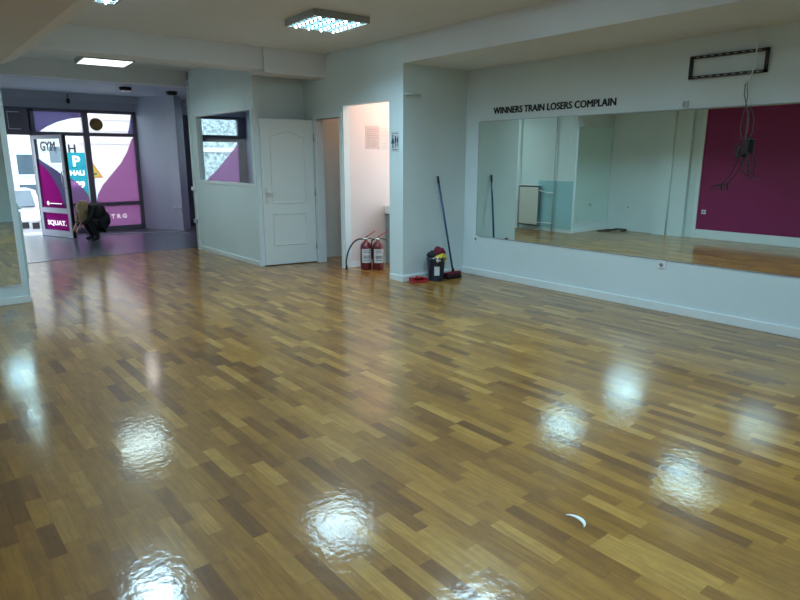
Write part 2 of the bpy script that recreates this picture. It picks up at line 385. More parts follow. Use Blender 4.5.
hd = MB(); hd.box(LW-.075, LW-.035, 0, .008, .88, 1.10, bev=.003); hd.tube([(LW-.055, 0, 1.03), (LW-.055, .05, 1.03), (LW-.08, .055, 1.03), (LW-.17, .055, 1.03)], .008)
tag(hd.build('door_handle', M['radiator'], d), 'metal lever handle on a long plate')
for z in (.25, 1.02, 1.78): MB().lathe([(.009, -.05), (.009, .05)], (.0, .008, z), 10).build('hinge', M['chrome'], d)

# ------------------------------------------------------------------ mirrors, text
mr = thing('wall_mirror', (XR, 3.0, 1.23), label='long frameless mirror fixed to the right wall under the lettering', cat='mirror')
MB().box(-.006, -.001, -3.4, 2.505, -.71, .71).build('mirror_glass', M['mirror'], mr)
MB().box(-.001, 0, -3.4, 2.505, -.71, .71).build('backing', M['black'], mr)
b = MB(); b.box(-.008, 0, 2.505, 2.511, -.71, .71); b.box(-.008, 0, -3.4, 2.476, -.716, -.71); b.box(-.008, 0, -3.4, 2.476, .71, .714)
b.build('edge_strip', M['greyframe'], mr)
pm = thing('pier_mirror', (.36, YB+.03, 1.15), label='narrow mirror panel on the white pier at the left edge', cat='mirror')
MB().box(-.58, .58, -.008, -.002, -.95, .95).build('mirror_glass', M['mirror'], pm)
b = MB(); b.box(.58, .588, -.010, 0, -.958, .958); b.box(-.588, -.58, -.010, 0, -.958, .958); b.box(-.58, .58, -.010, 0, -.958, -.95); b.box(-.58, .58, -.010, 0, .95, .958)
b.build('edge_strip', M['trim'], pm)
def bold_mesh(o, d):
    b_ = bmesh.new()
    for dx, dy in ((-d, 0), (d, 0), (0, d*.7), (0, -d*.7), (0, 0)):
        n0 = len(b_.verts); b_.from_mesh(o.data); b_.verts.ensure_lookup_table()
        for v in b_.verts[n0:]: v.co.x += dx; v.co.y += dy
    b_.to_mesh(o.data); b_.free()
full = text_obj('tmp', 'WINNERS TRAIN LOSERS COMPLAIN', .105, M['text']); fw = max(v.co.x for v in full.data.vertices); k_ = 1.655/fw; bpy.data.objects.remove(full)
wl = thing('wall_lettering', (XR-.003, 5.275, 2.022), label='dark lettering WINNERS TRAIN LOSERS COMPLAIN on the wall above the mirror', cat='lettering')
pos = 0; done = ''
for wd in ('WINNERS', 'TRAIN', 'LOSERS', 'COMPLAIN'):
    pre = text_obj('tmp', done+'I', .105, M['text']); x0 = max(v.co.x for v in pre.data.vertices)-.022; bpy.data.objects.remove(pre)
    o = text_obj('word', wd, .105, M['text'], wl, frame_mtx((0, -(x0 if done else 0)*k_, 0), (0, -1, 0)), sx=k_); bold_mesh(o, .0036)
    done += wd+' '

# perforated black bracket frame on wall
br = thing('wall_bracket', (XR, 2.56, 2.20), label='black perforated metal frame on the wall above the mirror', cat='bracket')
b = MB(); w2 = .33; hgt = .195; tk = .024
b.box(-.03, -.002, -w2, w2, 0, tk); b.box(-.03, -.002, -w2, w2, hgt-tk, hgt); b.box(-.03, -.002, -w2, -w2+tk, 0, hgt); b.box(-.03, -.002, w2-tk, w2, 0, hgt)
b.build('frame', M['bracket'], br)
for z in (tk/2, hgt-tk/2):
    for k in range(9):
        y = -w2+.07+k*(2*w2-.14)/8
        MB().box(-.033, -.0305, y-.014, y+.014, z-.004, z+.004).build('slot', M['lampbody'], br)

# sockets & small wall boxes
def socket(x, y, z, ax, label, group=None, dark=False):
    s = thing('wall_socket', (x, y, z), ax, label=label, cat='socket', group=group)
    b = MB(); b.box(-.04, .04, -.012, 0, -.04, .04, bev=.004); b.build('plate', M['white'], s)
    b = MB(); b.lathe([(.022, -.0135), (.022, -.0125)], (0, 0, 0), 18, axis='y'); b.build('inset', M['greyframe'] if not dark else M['black'], s)
    for dx in (-.009, .009): MB().lathe([(.003, -.0145), (.003, -.0137)], (dx, 0, 0), 8, axis='y').build('hole', M['black'], s)
    return s
# rz: local -y faces outwards.  facing -X => rz=-90deg
socket(XR, 5.51, .475, -PI/2, 'white wall socket at the lower left corner of the long mirror')
socket(XR, 2.98, .47, -PI/2, 'white wall socket just under the middle of the long mirror')
socket(-.285, 5.38, .5, PI/2, 'white socket on the magenta wall, seen in the mirror')
socket(-.3, 6.96, .5, PI/2, 'white socket on the left wall near the pier mirror')
tn = Vector((4.70-4.60, 12.90-13.15, 0)).normalized(); rzc = math.atan2(tn.y, tn.x)
socket(4.6195, 13.10, .45, rzc, 'socket further from the hall on the grey column')
socket(4.678, 12.955, .45, rzc, 'socket nearer the hall on the grey column')
cl = thing('mirror_clip', (XR, 2.895, 1.985), label='pale plastic connector box at the top edge of the mirror', cat='clip')
MB().box(-.03, 0, -.028, .028, -.03, .028, bev=.008).build('box', M['cable'], cl)
MB().lathe([(.010, -.036), (.012, -.029)], (0, .008, 0), 12, axis='x').build('lens', M['greyframe'], cl)
b = MB(); b.tube([(4.80, YA-.012, 2.225), (4.95, YA-.012, 2.225), (5.03, YA-.012, 2.22)], .013); 
tag(b.build('pipe_stub', M['cable']), 'short pale pipe stub high on the alcove wall', 'pipe')

# hanging cables in front of the mirror
cb = thing('hanging_cable', (XR-.03, 2.33, 2.83), label='bundle of loose cables hanging in front of the right end of the mirror', cat='cable')
def rel(pts, o=(XR-.03, 2.33, 2.83)): return [(p[0]-o[0], p[1]-o[1], p[2]-o[2]) for p in pts]
X1 = XR-.02
b = MB(); b.tube(rel([(X1, 2.335, 2.565), (X1-.015, 2.325, 2.4), (X1-.015, 2.325, 2.256), (X1-.01, 2.35, 2.16), (X1-.02, 2.38, 2.07)]), .006); b.build('white_lead', M['white'], cb)
b = MB(); b.tube(rel([(X1-.02, 2.38, 2.12), (X1-.03, 2.375, 2.03), (X1-.03, 2.34, 1.92), (X1-.04, 2.31, 1.83), (X1-.04, 2.31, 1.72), (X1-.04, 2.33, 1.66)]), .004)
b.tube(rel([(X1-.02, 2.37, 2.14), (X1-.04, 2.34, 2.0), (X1-.04, 2.36, 1.87), (X1-.04, 2.37, 1.75), (X1-.04, 2.35, 1.66)]), .003); b.build('grey_lead', M['darkcable'], cb)
b = MB(); b.box(-.05, -.02, -.045, -.005, -1.29, -1.17, bev=.008); b.box(-.05, -.025, .01, .045, -1.33, -1.23, bev=.008); b.build('connector_block', M['black'], cb)
b = MB()
b.tube(rel([(X1-.04, 2.34, 1.64), (X1-.05, 2.39, 1.60), (X1-.05, 2.40, 1.53), (X1-.05, 2.36, 1.50), (X1-.05, 2.31, 1.54), (X1-.05, 2.29, 1.63), (X1-.04, 2.33, 1.68)]), .005)
b.tube(rel([(X1-.04, 2.35, 1.55), (X1-.05, 2.36, 1.46), (X1-.04, 2.40, 1.37), (X1-.04, 2.46, 1.28), (X1-.04, 2.50, 1.265), (X1-.04, 2.545, 1.255), (X1-.04, 2.58, 1.21)]), .0042)
b.tube(rel([(X1-.04, 2.47, 1.275), (X1-.045, 2.465, 1.22)]), .008)
b.tube(rel([(X1-.04, 2.37, 1.54), (X1-.05, 2.33, 1.46), (X1-.04, 2.29, 1.38), (X1-.04, 2.245, 1.345)]), .004)
b.tube(rel([(X1-.04, 2.30, 1.57), (X1-.05, 2.265, 1.48), (X1-.04, 2.26, 1.38), (X1-.04, 2.25, 1.34), (X1-.04, 2.22, 1.33)]), .0045)
b.build('black_lead', M['black'], cb)

# ------------------------------------------------------------------ ceiling lamps
_refl = None
def make_lamp(kind='louvre'):
    global _refl
    s = thing('ceiling_lamp', cat='lamp')
    b = MB(); h = .31; H0 = -.062
    b.box(-h, h, -h, -h+.022, H0, 0, bev=.004); b.box(-h, h, h-.022, h, H0, 0, bev=.004); b.box(-h, -h+.022, -h+.022, h-.022, H0, 0); b.box(h-.022, h, -h+.022, h-.022, H0, 0)
    b.box(-h+.022, h-.022, -h+.022, h-.022, -.02, -.005)
    b.build('housing', M['lampbody'], s)
    if kind == 'louvre':
        b = MB()
        for k in range(1, 7):
            y = -h+.022+k*(2*h-.044)/7
            b.box(-h+.022, h-.022, y-.0015, y+.0015, -.060, -.025)
        for k in range(1, 4):
            x = -h+.022+k*(2*h-.044)/4
            b.box(x-.003, x+.003, -h+.022, h-.022, -.062, -.025)
        b.build('louvre', M['lampgrid'], s)
        for i in range(4):
            x = -h+.022+(i+.5)*(2*h-.044)/4
            MB().tube([(x, -h+.03, -.045), (x, h-.03, -.045)], .010, 8).build('tube_lamp', M['lampdot_dim'], s)
        for i in range(4):
            for j in range(7):
                x = -h+.022+(i+.5)*(2*h-.044)/4; y = -h+.022+(j+.5)*(2*h-.044)/7
                if _refl is None:
                    o = MB().lathe([(.002, -.078), (.006, -.076), (.009, -.069), (.007, -.058)], (0, 0, 0), 10).build('bright_reflector', M['lampdot'], s); _refl = o.data
                else:
                    o = bpy.data.objects.new('bright_reflector', _refl); C.objects.link(o); o.parent = s
                o.location = (x, y, 0)
    else:
        MB().box(-h+.022, h-.022, -h+.022, h-.022, H0+.002, -.05).build('diffuser', M['diffuser'], s)
    return s
M['lampdot_dim'] = mat('tube_glow', (.8, .95, 1), .3, emit=(.4, .85, 1), es=.3, noise=(5, .01))
def lamp_light(s, W, size=.52, spread=146, col=(.55, .85, 1.04), z=-.055):
    L = bpy.data.lights.new('lamp_light', 'AREA'); L.energy = W; L.shape = 'SQUARE'; L.size = size; L.spread = math.radians(spread); L.color = col
    o = bpy.data.objects.new('lamp_light', L); C.objects.link(o); o.parent = s; o.location = (0, 0, z); return o
LW_ = 38
proto = make_lamp(); proto.location = (3.60, 5.52, HC); proto.rotation_euler.z = math.radians(-3)
proto['label'] = 'square louvred ceiling lamp above the hall nearest the toilet doorways'; proto['group'] = 'square louvred ceiling lamps'
spots = [((1.42, 5.70), 'square louvred ceiling lamp cut by the top edge, left of the nearest one'), ((3.75, 3.38), 'square louvred ceiling lamp above the middle of the floor'),
         ((1.15, 3.45), 'square louvred ceiling lamp above the left part of the floor'), ((3.7, 1.15), 'square louvred ceiling lamp behind the viewer on the right'), ((1.55, 1.0), 'square louvred ceiling lamp behind the viewer on the left'),]
lamps = [proto]
for (x, y), lab in spots:
    c = copy_tree(proto); c.location = (x, y, HC); c['label'] = lab; lamps.append(c)
for l in lamps: lamp_light(l, *((LW_*1.4, .565, 160) if l.location.x < 2 else (LW_*.9, .565, 150)))
l2 = make_lamp('flat'); l2.location = (2.42, 9.02, 2.775); MB().box(-.12, .12, -.12, .12, 0, HC-2.775).build('mounting_block', M['lampbody'], l2); tag(l2, 'flat glowing square ceiling lamp beyond the cross beam', 'lamp'); l2.rotation_euler.z = math.radians(-4)
lamp_light(l2, 19, size=.56, col=(.66, .95, 1), spread=165, z=-.068)
# small downlights in entrance ceiling
def spot(x, y, lab, on=True):
    s = thing('ceiling_spotlight', (x, y, 2.74), label=lab, cat='spotlight', group='round spotlights in the entrance ceiling')
    b = MB(); b.lathe([(.06, -.01), (.085, -.012), (.085, -.06), (.092, -.06), (.105, -.02), (.105, 0)], n=20); b.build('housing', M['black'], s)
    MB().lathe([(.084, -.044), (.084, -.040)], n=20).build('lens', M['dot'] if on else M['greyframe'], s)
    return s
spot(3.55, 12.1, 'dark round spotlight in the entrance ceiling, the left one'); spot(4.45, 12.3, 'dark round spotlight in the entrance ceiling, next to the grey column', False)
sd = thing('wall_sensor', (2.95, CY-.10, 2.60), label='small dark sensor on the wall above the shop front', cat='sensor')
MB().box(-.03, .03, -.04, 0, -.06, .03, bev=.006).build('body', M['black'], sd)
MB().tube([(0, -.02, .03), (0, -.02, .12)], .008).build('stem', M['black'], sd)

# warm lights in the toilets
def warm(x, y, z, W, lab):
    s = thing('bulkhead_lamp', (x, y, z), label=lab, cat='lamp')
    MB().lathe([(.11, 0), (.11, -.02), (.09, -.05), (.04, -.07)], n=24).build('diffuser', M['white'], s)
    L = bpy.data.lights.new('lamp_light', 'AREA'); L.shape = 'DISK'; L.size = .18; L.energy = W; L.color = (1, .54, .36)
    o = bpy.data.objects.new('lamp_light', L); C.objects.link(o); o.parent = s; o.location = (0, 0, -.08)
warm(5.45, 6.42, 2.58, 13, 'round warm lamp on the toilet ceiling behind the poster doorway')
warm(5.7, 7.45, 2.58, 3, 'round warm lamp on the ceiling behind the narrow doorway')

# ------------------------------------------------------------------ shop front
W1 = thing('window_1'); struct(W1, 'shop front glazing with purple film beside the open door', 'window')
X0, XH, XM, XE = 1.25, 2.27, 3.23, 4.16
b = MB(); y0, y1 = CY-.03, CY+.05
b.box(1.0, XE+.06, y0, y1, 2.38, 2.44)           # head
b.box(1.0, XE+.06, y0-.01, y1, 1.93, 2.0)          # transom
b.box(XE-.01, XE+.07, y0, y1, 0, 2.42)             # right jamb
b.box(XH-.03, XH+.07, y0, y1, 0, 2.42)             # door post
b.box(XM-.05, XM+.06, y0, y1, 0, 2.42)             # mullion
b.box(XH, XE, y0, y1, 0, .10); b.box(XH, XE, y0, y1, .52, .60)
b.box(1.0, 1.06, y0, y1, 0, 2.42)
b.box(2.12, XH, y0, y1, 2.0, 2.38)
b.build('window_frame', M['darkframe'], W1)
for (a, c, z0, z1) in ((XH+.07, XM-.05, .60, 1.93), (XH+.07, XM-.05, .10, .52), (XM+.06, XE-.01, .60, 1.93), (XM+.06, XE-.01, .10, .52), (XH+.07, XM-.05, 2.0, 2.38), (XM+.06, XE-.01, 2.0, 2.38), (1.06, 2.12, 2.0, 2.38)):
    MB().box(a, c, CY+.005, CY+.011, z0, z1).build('pane', M['glass'], W1)
def sheet(name, pts, m, y=CY-.002, parent=W1):
    return MB().prism(pts, lambda x, z: (x, y, z), lambda x, z: (x, y+.001, z)).build(name, m, parent)
sheet('colour_film', [(4.15, 1.93), (4.10, 1.88), (3.99, 1.623), (3.846, 1.398), (3.646, 1.174), (3.448, .954), (3.33, .76), (3.29, .60), (4.15, .60)], M['purple'])
sheet('colour_film', [(3.29, .10), (4.15, .10), (4.15, .52), (3.29, .52)], M['purple'])
sheet('colour_film', [(2.74, 1.17), (2.778, 1.149), (2.93, 1.047), (3.063, .904), (3.15, .76), (3.18, .60), (2.74, .60)], M['purple'])
sheet('colour_film', [(2.74, .10), (3.18, .10), (3.18, .52), (2.74, .52)], M['purple'])
sheet('colour_film', [(2.34, 2.38), (3.18, 2.38), (3.18, 2.29), (2.973, 2.262), (2.734, 2.187), (2.532, 2.087), (2.41, 2.0), (2.34, 2.0)], M['greypurple'])
sheet('colour_film', [(4.15, 2.38), (4.135, 2.38), (4.09, 2.175), (4.04, 2.0), (4.15, 2.0)], M['greypurple'])
MB().lathe([(.125, -.012), (.125, 0)], (3.44, CY-.006, 2.165), 28, axis='y').build('round_sticker', M['brown'], W1)
b = MB(); b.box(1.9, 2.10, CY-.035, CY-.031, 2.34, 2.355); b.box(1.9, 2.10, CY-.035, CY-.031, 2.03, 2.045); b.box(1.9, 1.912, CY-.035, CY-.031, 2.03, 2.355)
b.build('white_edging', M['white'], W1)
MB().box(1.06, 2.12, CY-.03, CY-.02, 2.0, 2.38).build('grey_panel', M['darkframe'], W1)
text_obj('lettering', 'H', .22, M['greyframe'], W1, frame_mtx((2.86, CY-.01, 1.61), (1, 0, 0)), bold=.006)
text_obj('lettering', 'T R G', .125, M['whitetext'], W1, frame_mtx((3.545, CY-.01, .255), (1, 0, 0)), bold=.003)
# open glass door leaf
hz = Vector((XH, CY-.05, 0)); fr = Vector((2.61, 12.90, 0)); al = math.atan2(fr.y-hz.y, fr.x-hz.x); LL = (fr-hz).length
D1 = thing('door_1', hz, al); struct(D1, 'open glass shop door with magenta film', 'door')
b = MB(); st = .10
b.box(0, st*.8, -.03, .03, .012, 1.92); b.box(LL-st, LL-.02, -.03, .03, .012, 1.92); b.box(st*.8, LL-st, -.03, .03, .012, .135); b.box(st*.8, LL-st, -.03, .03, .47, .565); b.box(st*.8, LL-st, -.03, .03, 1.85, 1.92)
b.build('door_frame', M['greyframe'], D1)
MB().box(LL-.02, LL+.006, -.032, .032, .012, 1.92).build('edge_seal', M['black'], D1)
MB().box(.08, LL-.1, -.003, .003, .135, 1.85).build('pane', M['glass'], D1)
ys = -.006   # room side is the side facing -X/-Y : local -y
sgn = -1
def leafsheet(name, pts, m, y): return MB().prism(pts, lambda x, z: (x, y, z), lambda x, z: (x, y+.001, z)).build(name, m, D1)
leafsheet('colour_film', [(.08, 1.42), (.112, 1.406), (.299, 1.314), (.501, 1.148), (.683, .909), (.80, .60), (.81, .565), (.08, .565)], M['magfilm'], -.007)
leafsheet('colour_film', [(.08, 1.50), (.13, 1.481), (.416, 1.37), (.695, 1.262), (LL-.1, 1.15), (LL-.1, .565), (.812, .565), (.80, .60), (.683, .909), (.501, 1.148), (.299, 1.314), (.08, 1.42)], M['greypurple'], -.007)
leafsheet('colour_film', [(.08, .135), (LL-.1, .135), (LL-.1, .47), (.08, .47)], M['magfilm'], -.007)
leafsheet('sign_panel', [(.22, 1.60), (LL-.1, 1.60), (LL-.1, 1.83), (.22, 1.83)], M['whitefilm'], -.009)
def leaftext(body, size, m, x, z, **k): return text_obj('lettering', body, size, m, D1, frame_mtx((x, -.012, z), (1, 0, 0)), **k)
g = leaftext('GYM', .24, M['text'], .235, 1.635, sx=1.0); bold_mesh(g, .006)
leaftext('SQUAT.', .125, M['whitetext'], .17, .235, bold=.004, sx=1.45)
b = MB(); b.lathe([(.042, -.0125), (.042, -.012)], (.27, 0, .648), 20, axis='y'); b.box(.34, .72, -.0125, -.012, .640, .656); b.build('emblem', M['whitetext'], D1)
b = MB(); b.tube([(LL-.06, -.03, .95), (LL-.06, -.08, .95), (LL-.06, -.08, 1.25), (LL-.06, -.03, 1.25)], .012); b.build('door_handle', M['chrome'], D1)
# side window of the entrance (seen through the partition window)
W3 = thing('window_3'); struct(W3, 'dark framed shop window with pink film seen through the partition window', 'window')
b = MB(); b.box(5.1, 5.62, CY-.03, CY+.05, 0, 2.42); b.box(6.5, 6.7, CY-.03, CY+.05, 0, 2.42); b.box(5.62, 6.5, CY-.03, CY+.05, 2.36, 2.42); b.box(5.62, 6.5, CY-.04, CY+.05, 1.86, 2.01)
b.box(5.62, 6.5, CY-.03, CY+.05, 0, .12); b.build('window_frame', M['darkframe'], W3)
for z0, z1 in ((.12, 1.86), (2.01, 2.36)): MB().box(5.62, 6.5, CY+.005, CY+.011, z0, z1).build('pane', M['glass'], W3)
sheet('colour_film', [(6.5, 1.86), (6.44, 1.76), (6.26, 1.568), (5.94, 1.229), (5.70, 1.02), (5.62, .93), (5.62, .12), (6.5, .12)], M['purple'], parent=W3)
MB().box(6.40, 6.50, CY-.06, CY-.04, 1.93, 1.95).build('window_handle', M['chrome'], W3)

# partition end bits
sw = thing('cable_conduit', (3.905, 10.08, 0), label='thin white conduit with a small grey box on the partition end', cat='conduit')
MB().tube([(-.016, 0, .03), (-.016, 0, 2.5)], .010).build('pipe', M['white'], sw)
for z in (.45, .98): MB().box(-.05, 0, -.04, .03, z, z+.06, bev=.004).build('junction_box', M['white'] if z > .5 else M['greyframe'], sw)
pale_line = MB(); pale_line.tube([(3.3, 13.2, .008), (3.9, 13.05, .008), (4.4, 12.75, .008), (4.6, 12.35, .008)], .012)  # pale tube drawing a whitish line on the floor
tag(pale_line.build('floor_strand', M['cable']), 'pale line along the foot of the shop front', 'cable')

# ------------------------------------------------------------------ outside
struct(MB().box(-12, 22, 14.05, 30, -.75, -.65).build('ground', M['asphalt']), 'pale street outside the shop front', 'street')
struct(MB().box(.8, 7, 14.02, 14.9, -.65, -.03).build('ground', M['asphalt']), 'raised pavement edge outside the door', 'pavement')
bl = thing('building', (3, 22, -.65), label='pale sunlit building across the street behind the shop front', cat='building')
MB().box(-9, 1.75, 0, 3, 0, 8).build('wall', M['facade'], bl)
MB().box(1.75, 4.6, 0, 3, 0, 8).build('wall', M['facadepink'], bl)
for (a, c, z0, z1) in ((.10, .58, 1.66, 2.26), (.08, .60, 1.02, 1.36), (-1.4, -.8, 1.6, 2.3), (1.0, 1.3, 2.0, 2.5)):
    f = MB().box(a-.05, c+.05, -.04, -.001, z0-.05, z1+.05).build('window', M['trim'], bl); MB().box(a, c, -.06, -.041, z0, z1).build('pane', M['facglass'], f)
b = MB()
for z in (2.6, 3.0, 3.35): b.box(1.9, 4.5, -.03, 0, z, z+.02)
b.build('ledge', M['facade'], bl)
b2 = thing('building', (8, 21, -.65), label='rough pebbled building across the street seen through the partition window', cat='building')
MB().box(-.4, 8, 0, 3, 0, 8).build('wall', M['stone'], b2)
MB().box(-.4, 8, -.06, 0, 2.35, 2.5).build('ledge', M['facade'], b2)
# parking sign
ps = thing('parking_sign', (3.66, 17, -.71), label='turquoise parking sign board on a post outside the window', cat='sign')
MB().lathe([(.03, 0), (.03, 2.3)], n=12).build('post', M['greyframe'], ps)
MB().box(-.22, .22, -.05, -.032, 1.14, 2.34, bev=.004).build('board', M['cyan'], ps)
MB().box(-.19, .19, -.054, -.0505, 1.98, 2.30).build('panel', M['cyan'], ps)
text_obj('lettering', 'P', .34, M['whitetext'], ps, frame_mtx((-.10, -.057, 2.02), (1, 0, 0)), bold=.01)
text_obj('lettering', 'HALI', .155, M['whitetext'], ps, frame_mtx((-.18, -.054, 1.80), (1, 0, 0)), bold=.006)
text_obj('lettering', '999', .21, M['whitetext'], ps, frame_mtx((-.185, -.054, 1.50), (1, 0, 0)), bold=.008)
MB().box(-.2, .2, -.056, -.0505, 1.16, 1.40).build('green_bar', M['greenbar'], ps)
ws = thing('warning_sign', (4.05, 17.1, -.65), label='yellow triangular warning sign with an orange rim outside the window', cat='sign')
MB().lathe([(.025, 0), (.025, 2.0)], n=12).build('post', M['greyframe'], ws)
MB().prism([(-.21, 1.66), (.21, 1.66), (0, 2.03)], lambda x, z: (x, -.04, z), lambda x, z: (x, -.028, z)).build('rim', M['orange'], ws)
MB().prism([(-.15, 1.69), (.15, 1.69), (0, 1.96)], lambda x, z: (x, -.045, z), lambda x, z: (x, -.041, z)).build('face', M['signyellow'], ws)
b = MB(); b.box(.0, .07, -.048, -.046, 1.74, 1.78); b.box(-.07, -.03, -.048, -.046, 1.72, 1.75); b.build('pictogram', M['ink'], ws)
# parked white car
cr = thing('parked_car', (2.27, 17.85, -.65), label='white parked car with a dark grille seen through the open door', cat='car')
b = MB(); prof = [(0, .25), (0, .62), (.25, .78), (1.0, .86), (1.5, 1.3), (2.9, 1.32), (3.6, .9), (4.0, .8), (4.05, .25)]
b.prism(prof, lambda y, z: (-.8, y, z), lambda y, z: (.8, y, z)); b.build('body', M['carwhite'], cr)
MB().box(.13, .33, -.012, -.001, .42, .58, bev=.003).build('grille', M['black'], cr); MB().box(.40, .56, -.012, -.001, .40, .56, bev=.003).build('grille', M['black'], cr)
MB().box(-.5, .0, -.012, -.001, .33, .45, bev=.003).build('licence_plate', M['paper'], cr)
MB().prism([(1.02, .88), (1.48, 1.27), (1.46, 1.29), (1.0, .90)], lambda y, z: (-.68, y-.02, z+.01), lambda y, z: (.68, y-.02, z+.01)).build('windscreen', M['facglass'], cr)
for sx in (-.72, .72):
    for y in (.75, 3.25): MB().lathe([(.30, -.09), (.31, -.05), (.31, .05), (.30, .09)], (sx, y, .31), 24, axis='x').build('wheel', M['black'], cr)
for sx in (-.62, .62): MB().lathe([(.09, -.02), (.07, .02)], (sx, 0, .66), 16, axis='y').build('headlamp', M['paper'], cr)

# ------------------------------------------------------------------ toilets interior: poster, sign, vanity
ps2 = thing('wall_notice', (5.255, 6.99, 1.77), label='faded pinkish notice with printed lines on the toilet wall', cat='notice')
MB().box(-.115, .115, -.004, 0, -.15, .16).build('sheet', M['poster'], ps2)
b = MB()
for k in range(9): b.box(-.09, .09-.03*(k % 3 == 2), -.006, -.0045, .11-k*.028, .118-k*.028)
b.build('print', M['faintink'], ps2)
ps3 = thing('wall_notice', (5.46, 6.99, 1.77), label='paler notice right of the printed one on the toilet wall', cat='notice')
MB().box(-.085, .085, -.003, 0, -.16, .14).build('sheet', M['poster2'], ps3)
b = MB()
for k in range(5): b.box(-.06, .06, -.005, -.0035, .08-k*.05, .085-k*.05)
b.build('print', M['poster'], ps3)
# toilet sign on pier face X=XB
ts = thing('toilet_sign', (XB, 5.885, 1.70), -PI/2, label='white toilet sign with a man and woman symbol beside the doorway', cat='sign')
MB().box(-.075, .075, -.005, 0, -.13, .11, bev=.002).build('plate', M['paper'], ts)
b = MB(); y = -.0065
def fig(cx, s, skirt):
    b.lathe([(.0125*s, y-.0005), (.0125*s, y+.001)], (cx, 0, .055*s), 12, axis='y')
    if skirt: b.prism([(cx-.008*s, .038*s), (cx+.008*s, .038*s), (cx+.030*s, -.03*s), (cx-.030*s, -.03*s)], lambda x, z: (x, y, z), lambda x, z: (x, y+.001, z))
    else: b.box(cx-.018*s, cx+.018*s, y, y+.001, -.02*s, .04*s)
    b.box(cx-.012*s, cx-.003*s, y, y+.001, -.085*s, -.015*s); b.box(cx+.003*s, cx+.012*s, y, y+.001, -.085*s, -.015*s)
fig(-.04, 1.05, True); fig(.012, .9, False); fig(.05, .7, False)
b.build('pictogram', M['ink'], ts)
b = MB(); 
for k in range(5): b.box(-.055+k*.024, -.038+k*.024, y, y+.001, .083, .090)
b.box(-.05, .05, y, y+.001, -.108, -.100); b.build('print', M['ink'], ts)
vn = thing('washbasin', (5.72, 6.72, 0), label='white washbasin edge over a grey green cabinet in the toilet', cat='basin')
MB().box(-.24, .26, -.24, .26, .0, .72, bev=.006).build('cabinet', M['vanity'], vn)
b = MB(); b.box(-.27, .28, -.27, .265, .72, .84, bev=.015); b.build('basin', M['white'], vn)
MB().lathe([(.18, .8405), (.2, .842), (.2, .845)], (0, 0, 0), 24).build('bowl_rim', M['white'], vn)
MB().tube([(0, .2, .84), (0, .2, .98), (0, .12, 1.0), (0, .08, .97)], .012).build('tap', M['chrome'], vn)

# ------------------------------------------------------------------ fire extinguishers
def extinguisher(label):
    s = thing('fire_extinguisher', label=label, cat='extinguisher', group='red fire extinguishers in the doorway')
    b = MB(); b.lathe([(.070, 0), (.076, .006), (.078, .02), (.078, .30), (.071, .345), (.045, .375), (.022, .388), (.02, .40)], n=28); b.build('cylinder', M['red'], s)
    b = MB(); n = 14; r = .0792; a0 = math.radians(-150); a1 = math.radians(-40)
    for z0, z1 in ((.10, .29),):
        va = []; vb = []
        for k in range(n+1):
            a = a0+(a1-a0)*k/n; va.append(b.bm.verts.new((r*math.cos(a), r*math.sin(a), z0))); vb.append(b.bm.verts.new((r*math.cos(a), r*math.sin(a), z1)))
        for k in range(n): b.bm.faces.new((va[k], va[k+1], vb[k+1], vb[k]))
    lb = b.build('label_sticker', M['paper'], s)
    b = MB(); r = .0798
    for z in (.26, .235, .19, .175, .16, .13):
        va = []; vb = []
        for k in range(9):
            a = math.radians(-130)+math.radians(70)*k/8; va.append(b.bm.verts.new((r*math.cos(a), r*math.sin(a), z))); vb.append(b.bm.verts.new((r*math.cos(a), r*math.sin(a), z+.008)))
        for k in range(8): b.bm.faces.new((va[k], va[k+1], vb[k+1], vb[k]))
    b.build('print', M['ink'], lb)
    b = MB(); b.lathe([(.02, .395), (.024, .40), (.024, .43), (.012, .44)], n=14); b.tube([(-.05, 0, .42), (-.02, 0, .42)], .012, 8); b.build('valve', M['chrome'], s)
    b = MB(); b.tube([(-.01, 0, .435), (.05, -.01, .475), (.13, -.02, .525)], [.008, .008, .007], 8); b.build('lever', M['redplast'], s)
    b = MB(); b.tube([(.0, 0, .42), (.06, -.01, .425), (.12, -.02, .40)], .007, 8); b.build('carry_handle', M['black'], s)
    return s
e1 = extinguisher('left red fire extinguisher with its black hose reaching to the doorway jamb'); e1.location = (4.955, 6.76, 0); e1.rotation_euler.z = math.radians(-20)
e2 = extinguisher('right red fire extinguisher standing close to the washbasin'); e2.location = (5.07, 6.64, 0); e2.rotation_euler.z = math.radians(-20)
b = MB(); hp = [(-.05, 0, .42), (-.10, .02, .415), (-.17, .03, .37), (-.235, .03, .27), (-.27, .02, .16), (-.285, .0, .06), (-.285, -.02, .012)]
# smooth the hose
def smooth(pts, n=5):
    P = [Vector(p) for p in pts]; out = []
    for i in range(len(P)-1):
        p0, p1, p2, p3 = P[max(i-1, 0)], P[i], P[i+1], P[min(i+2, len(P)-1)]
        for k in range(n):
            t = k/n; out.append(.5*((2*p1)+(-p0+p2)*t+(2*p0-5*p1+4*p2-p3)*t*t+(-p0+3*p1-3*p2+p3)*t**3))
    return out+[P[-1]]
b.tube(smooth(hp), .0105, 10); b.tube([(-.285, -.02, .08), (-.285, -.02, .014)], [.013, .018], 10); b.build('hose', M['black'], e1)
b = MB(); b.tube(smooth([(-.05, 0, .42), (-.085, .0, .40), (-.09, .0, .30), (-.085, 0, .15)]), .009, 8); b.build('hose', M['black'], e2)

